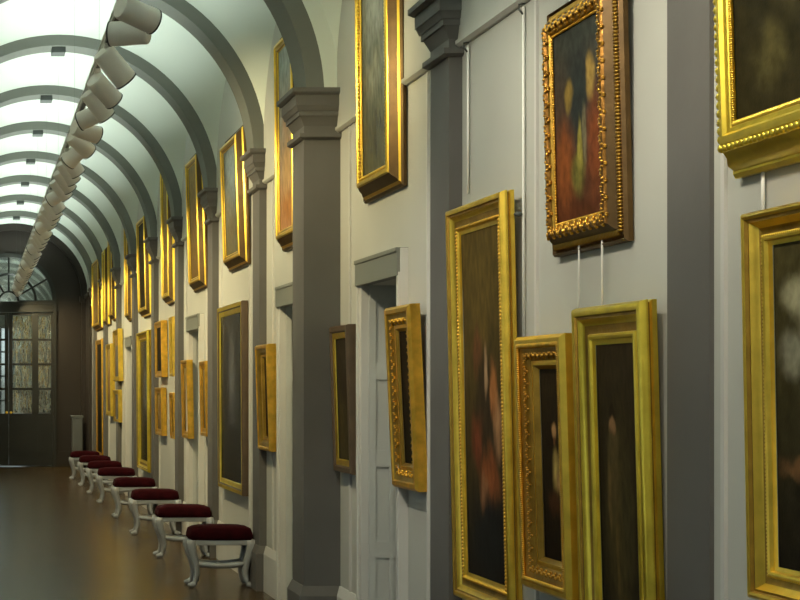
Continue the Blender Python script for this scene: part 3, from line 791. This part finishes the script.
def lamp(y, d, s=1.0, label='', off=(.045, -.132)):
    """track spotlight: d is the direction its front end points"""
    d = Vector(d).normalized()
    root = empty('track_spotlight', (RX, y, RZ-.024)); tag(root, label, 'spotlight', 'spotlights along the ceiling track')
    g = MB(); g.box((-.02, -.06, -.03), (.02, .06, 0)); g.build('track_adapter', M_lamp, root, bevel=.004)
    side = 1 if d.x > 0 else -1
    c = Vector((off[0], 0, off[1]))
    g = MB(); g.ring_tube([(0,0,-.025), (0,0,-.05), (c.x*.6,0,-.062), tuple(c*.75)], .011, 8); g.build('arm', M_lampdark, root, smooth=True)
    g = MB(); Lh, R = .112*s, .068*s
    g.lathe(c, d, [(-Lh, R*.86), (-Lh*.93, R*.95), (-Lh*.85, R*.97), (Lh*.8, R), (Lh*.93, R), (Lh*.93, R*.84), (Lh*.80, R*.80)], 24)
    body = g.build('lamp_body', M_lamp, root, auto=40)
    g = MB(); g.lathe(c, d, [(Lh*.925, R*1.0), (Lh*.925, R*1.03), (Lh*1.0, R*1.03), (Lh*1.0, R*.90), (Lh*.925, R*.86)], 24); g.build('front_rim', M_lampdark, root, auto=40)
    g = MB(); g.lathe(c, d, [(Lh*.80, R*.82), (Lh*.88, R*.80), (Lh*.90, R*.5)], 20); g.build('lens', M_lens, root, auto=40)
    lp = Vector((RX, y, RZ-.024))+c+d*(Lh*1.06)
    return lp, d
SPOTS = []
vis = [8.45, 8.90, 9.82, 10.6, 11.15, 11.6, 12.3, 12.95, 13.5]
ys_l = [2.6, 3.8, 5.0, 6.2, 7.4] + vis  # first five are out of view, added to light the near bays
y = 14.1
while y < END-.5: ys_l.append(y); y += .62 if len(ys_l) % 3 else .54
ordn = ['first','second','third','fourth','fifth','sixth','seventh','eighth','ninth','tenth','eleventh','twelfth','thirteenth','fourteenth','fifteenth','sixteenth','seventeenth','eighteenth','nineteenth','twentieth',
        'twenty-first','twenty-second','twenty-third','twenty-fourth','twenty-fifth','twenty-sixth','twenty-seventh','twenty-eighth','twenty-ninth','thirtieth','thirty-first','thirty-second','thirty-third','thirty-fourth','thirty-fifth','thirty-sixth','thirty-seventh','thirty-eighth','thirty-ninth','fortieth','forty-first','forty-second','forty-third','forty-fourth','forty-fifth']
special = {8.45: (1, .55, -.30), 8.90: (-1, .40, .04), 9.82: (.74, .36, -.80), 10.6: (.78, .62, -.68), 11.15: (.62, .35, -.75), 11.6: (-.9, .4, -.35), 12.3: (1, .5, -.25), 12.95: (.9, .6, -.7), 13.5: (-.6, .4, -.6)}
desc = {8.45: 'pointing right, topmost on the ceiling track in view', 8.90: 'pointing left, second from the top edge', 9.82: 'big and cream-lit, tipped down to the right, third from the top edge'}
nv = 0
for i, y in enumerate(ys_l):
    if y in special: d = special[y]
    elif y < 8: d = {2.6: (.8,.9,-.9), 3.8: (.9,.85,-1.2), 5.0: (1,.35,-.42), 6.2: (1,.7,-.85), 7.4: (.7,.75,-1.5)}[y]
    elif i % 5 == 3: d = (-.8, .45, -.5)
    else: d = (.9, random.uniform(.4, .7), -1.1+random.uniform(-.2, .2))
    if y < 8: lab = 'pale cylinder spotlight added unseen on the track overhead, %s before the photo begins' % ordn[4-i]
    else:
        lab = 'pale cylinder spotlight %s' % desc[y] if y in desc else 'pale cylinder spotlight, %s from the near end of the ceiling track in view' % ordn[nv]
        nv += 1
    lp, dd = lamp(y, d, 1.08 if y in (9.82,) else 1.0, lab)
    SPOTS.append((lp, dd, y))

# ------------------------------------------------------------------ light
def add_light(name, kind, loc, direction, energy, color, **kw):
    l = bpy.data.lights.new(name, kind); l.energy = energy; l.color = color
    for k_, v_ in kw.items(): setattr(l, k_, v_)
    o = bpy.data.objects.new(name, l); COL.objects.link(o); o.location = loc
    o.rotation_euler = Vector(direction).to_track_quat('-Z', 'Y').to_euler()
    return o
WARM = (1, .82, .44); COOL = (.86, 1.0, .90)
E_SPOT, E_UP, E_SKY = 90, 31, .95
for lp, d, y in SPOTS:
    add_light('spot_beam', 'SPOT', lp, d, E_SPOT*(1.2 if y < 8 else 1), WARM if y > 8 else (1, .90, .70), spot_size=math.radians(104 if y > 8 else 78), spot_blend=.9, shadow_soft_size=.05)
# cool upward area lights added to brighten the vault; no fixture is modelled
for a, b_ in cells:
    if b_ > END+.5: 
        add_light('vault_wash', 'AREA', (XC, (a+b_)/2, RZ+.03), (0,0,1), E_UP*.35, COOL, shape='RECTANGLE', size=.03, size_y=2.2); continue
    o = add_light('vault_wash', 'AREA', (RX, (a+b_)/2, RZ+.026), (0,0,1), E_UP, COOL, shape='RECTANGLE', size=.03, size_y=b_-a+.1, spread=math.radians(138))
o = add_light('window_portal', 'AREA', (XC, Y_START-.18, 2.35), (0,1,0), 1, (1,1,1), shape='RECTANGLE', size=2.3, size_y=3.7); o.data.cycles.is_portal = True
for a, b_ in WINS:
    l = add_light('window_portal', 'AREA', (LEFT-.28, (a+b_)/2, (W0+W1)/2), (1,0,0), 1, (1,1,1), shape='RECTANGLE', size=b_-a, size_y=W1-W0)
    l.data.cycles.is_portal = True

wd = bpy.data.worlds.new('sky'); SC.world = wd; wd.use_nodes = True
nt = wd.node_tree; bg = nt.nodes['Background']
tc = N(nt, 'ShaderNodeTexCoord'); sp = N(nt, 'ShaderNodeSeparateXYZ'); nt.links.new(tc.outputs['Generated'], sp.inputs[0])
nt.links.new(ramp(nt, sp.outputs[2], [(.0, (.25,.27,.24)), (.02, (.85,.95,.95)), (.5, (.62,.80,1.0))]), bg.inputs[0])
bg.inputs[1].default_value = E_SKY

# ------------------------------------------------------------------ camera
cam = bpy.data.cameras.new('camera'); co = bpy.data.objects.new('camera', cam); COL.objects.link(co)
co.location = (0, 0, CH); co.rotation_euler = (PI/2, 0, 0)
cam.sensor_fit = 'HORIZONTAL'; cam.sensor_width = 36; cam.lens = 36*F/800
cam.shift_x = (400-X0)/800; cam.shift_y = (H0-300)/800
cam.clip_start = .05; cam.clip_end = 200
SC.camera = co
vs = SC.view_settings; vs.view_transform = 'Standard'; vs.look = 'None'; vs.exposure = 0; vs.gamma = 1; vs.use_curve_mapping = False
SC.cycles.use_denoising = True
SC.cycles.max_bounces = 8; SC.cycles.diffuse_bounces = 4; SC.cycles.glossy_bounces = 4
SC.cycles.sample_clamp_indirect = 6
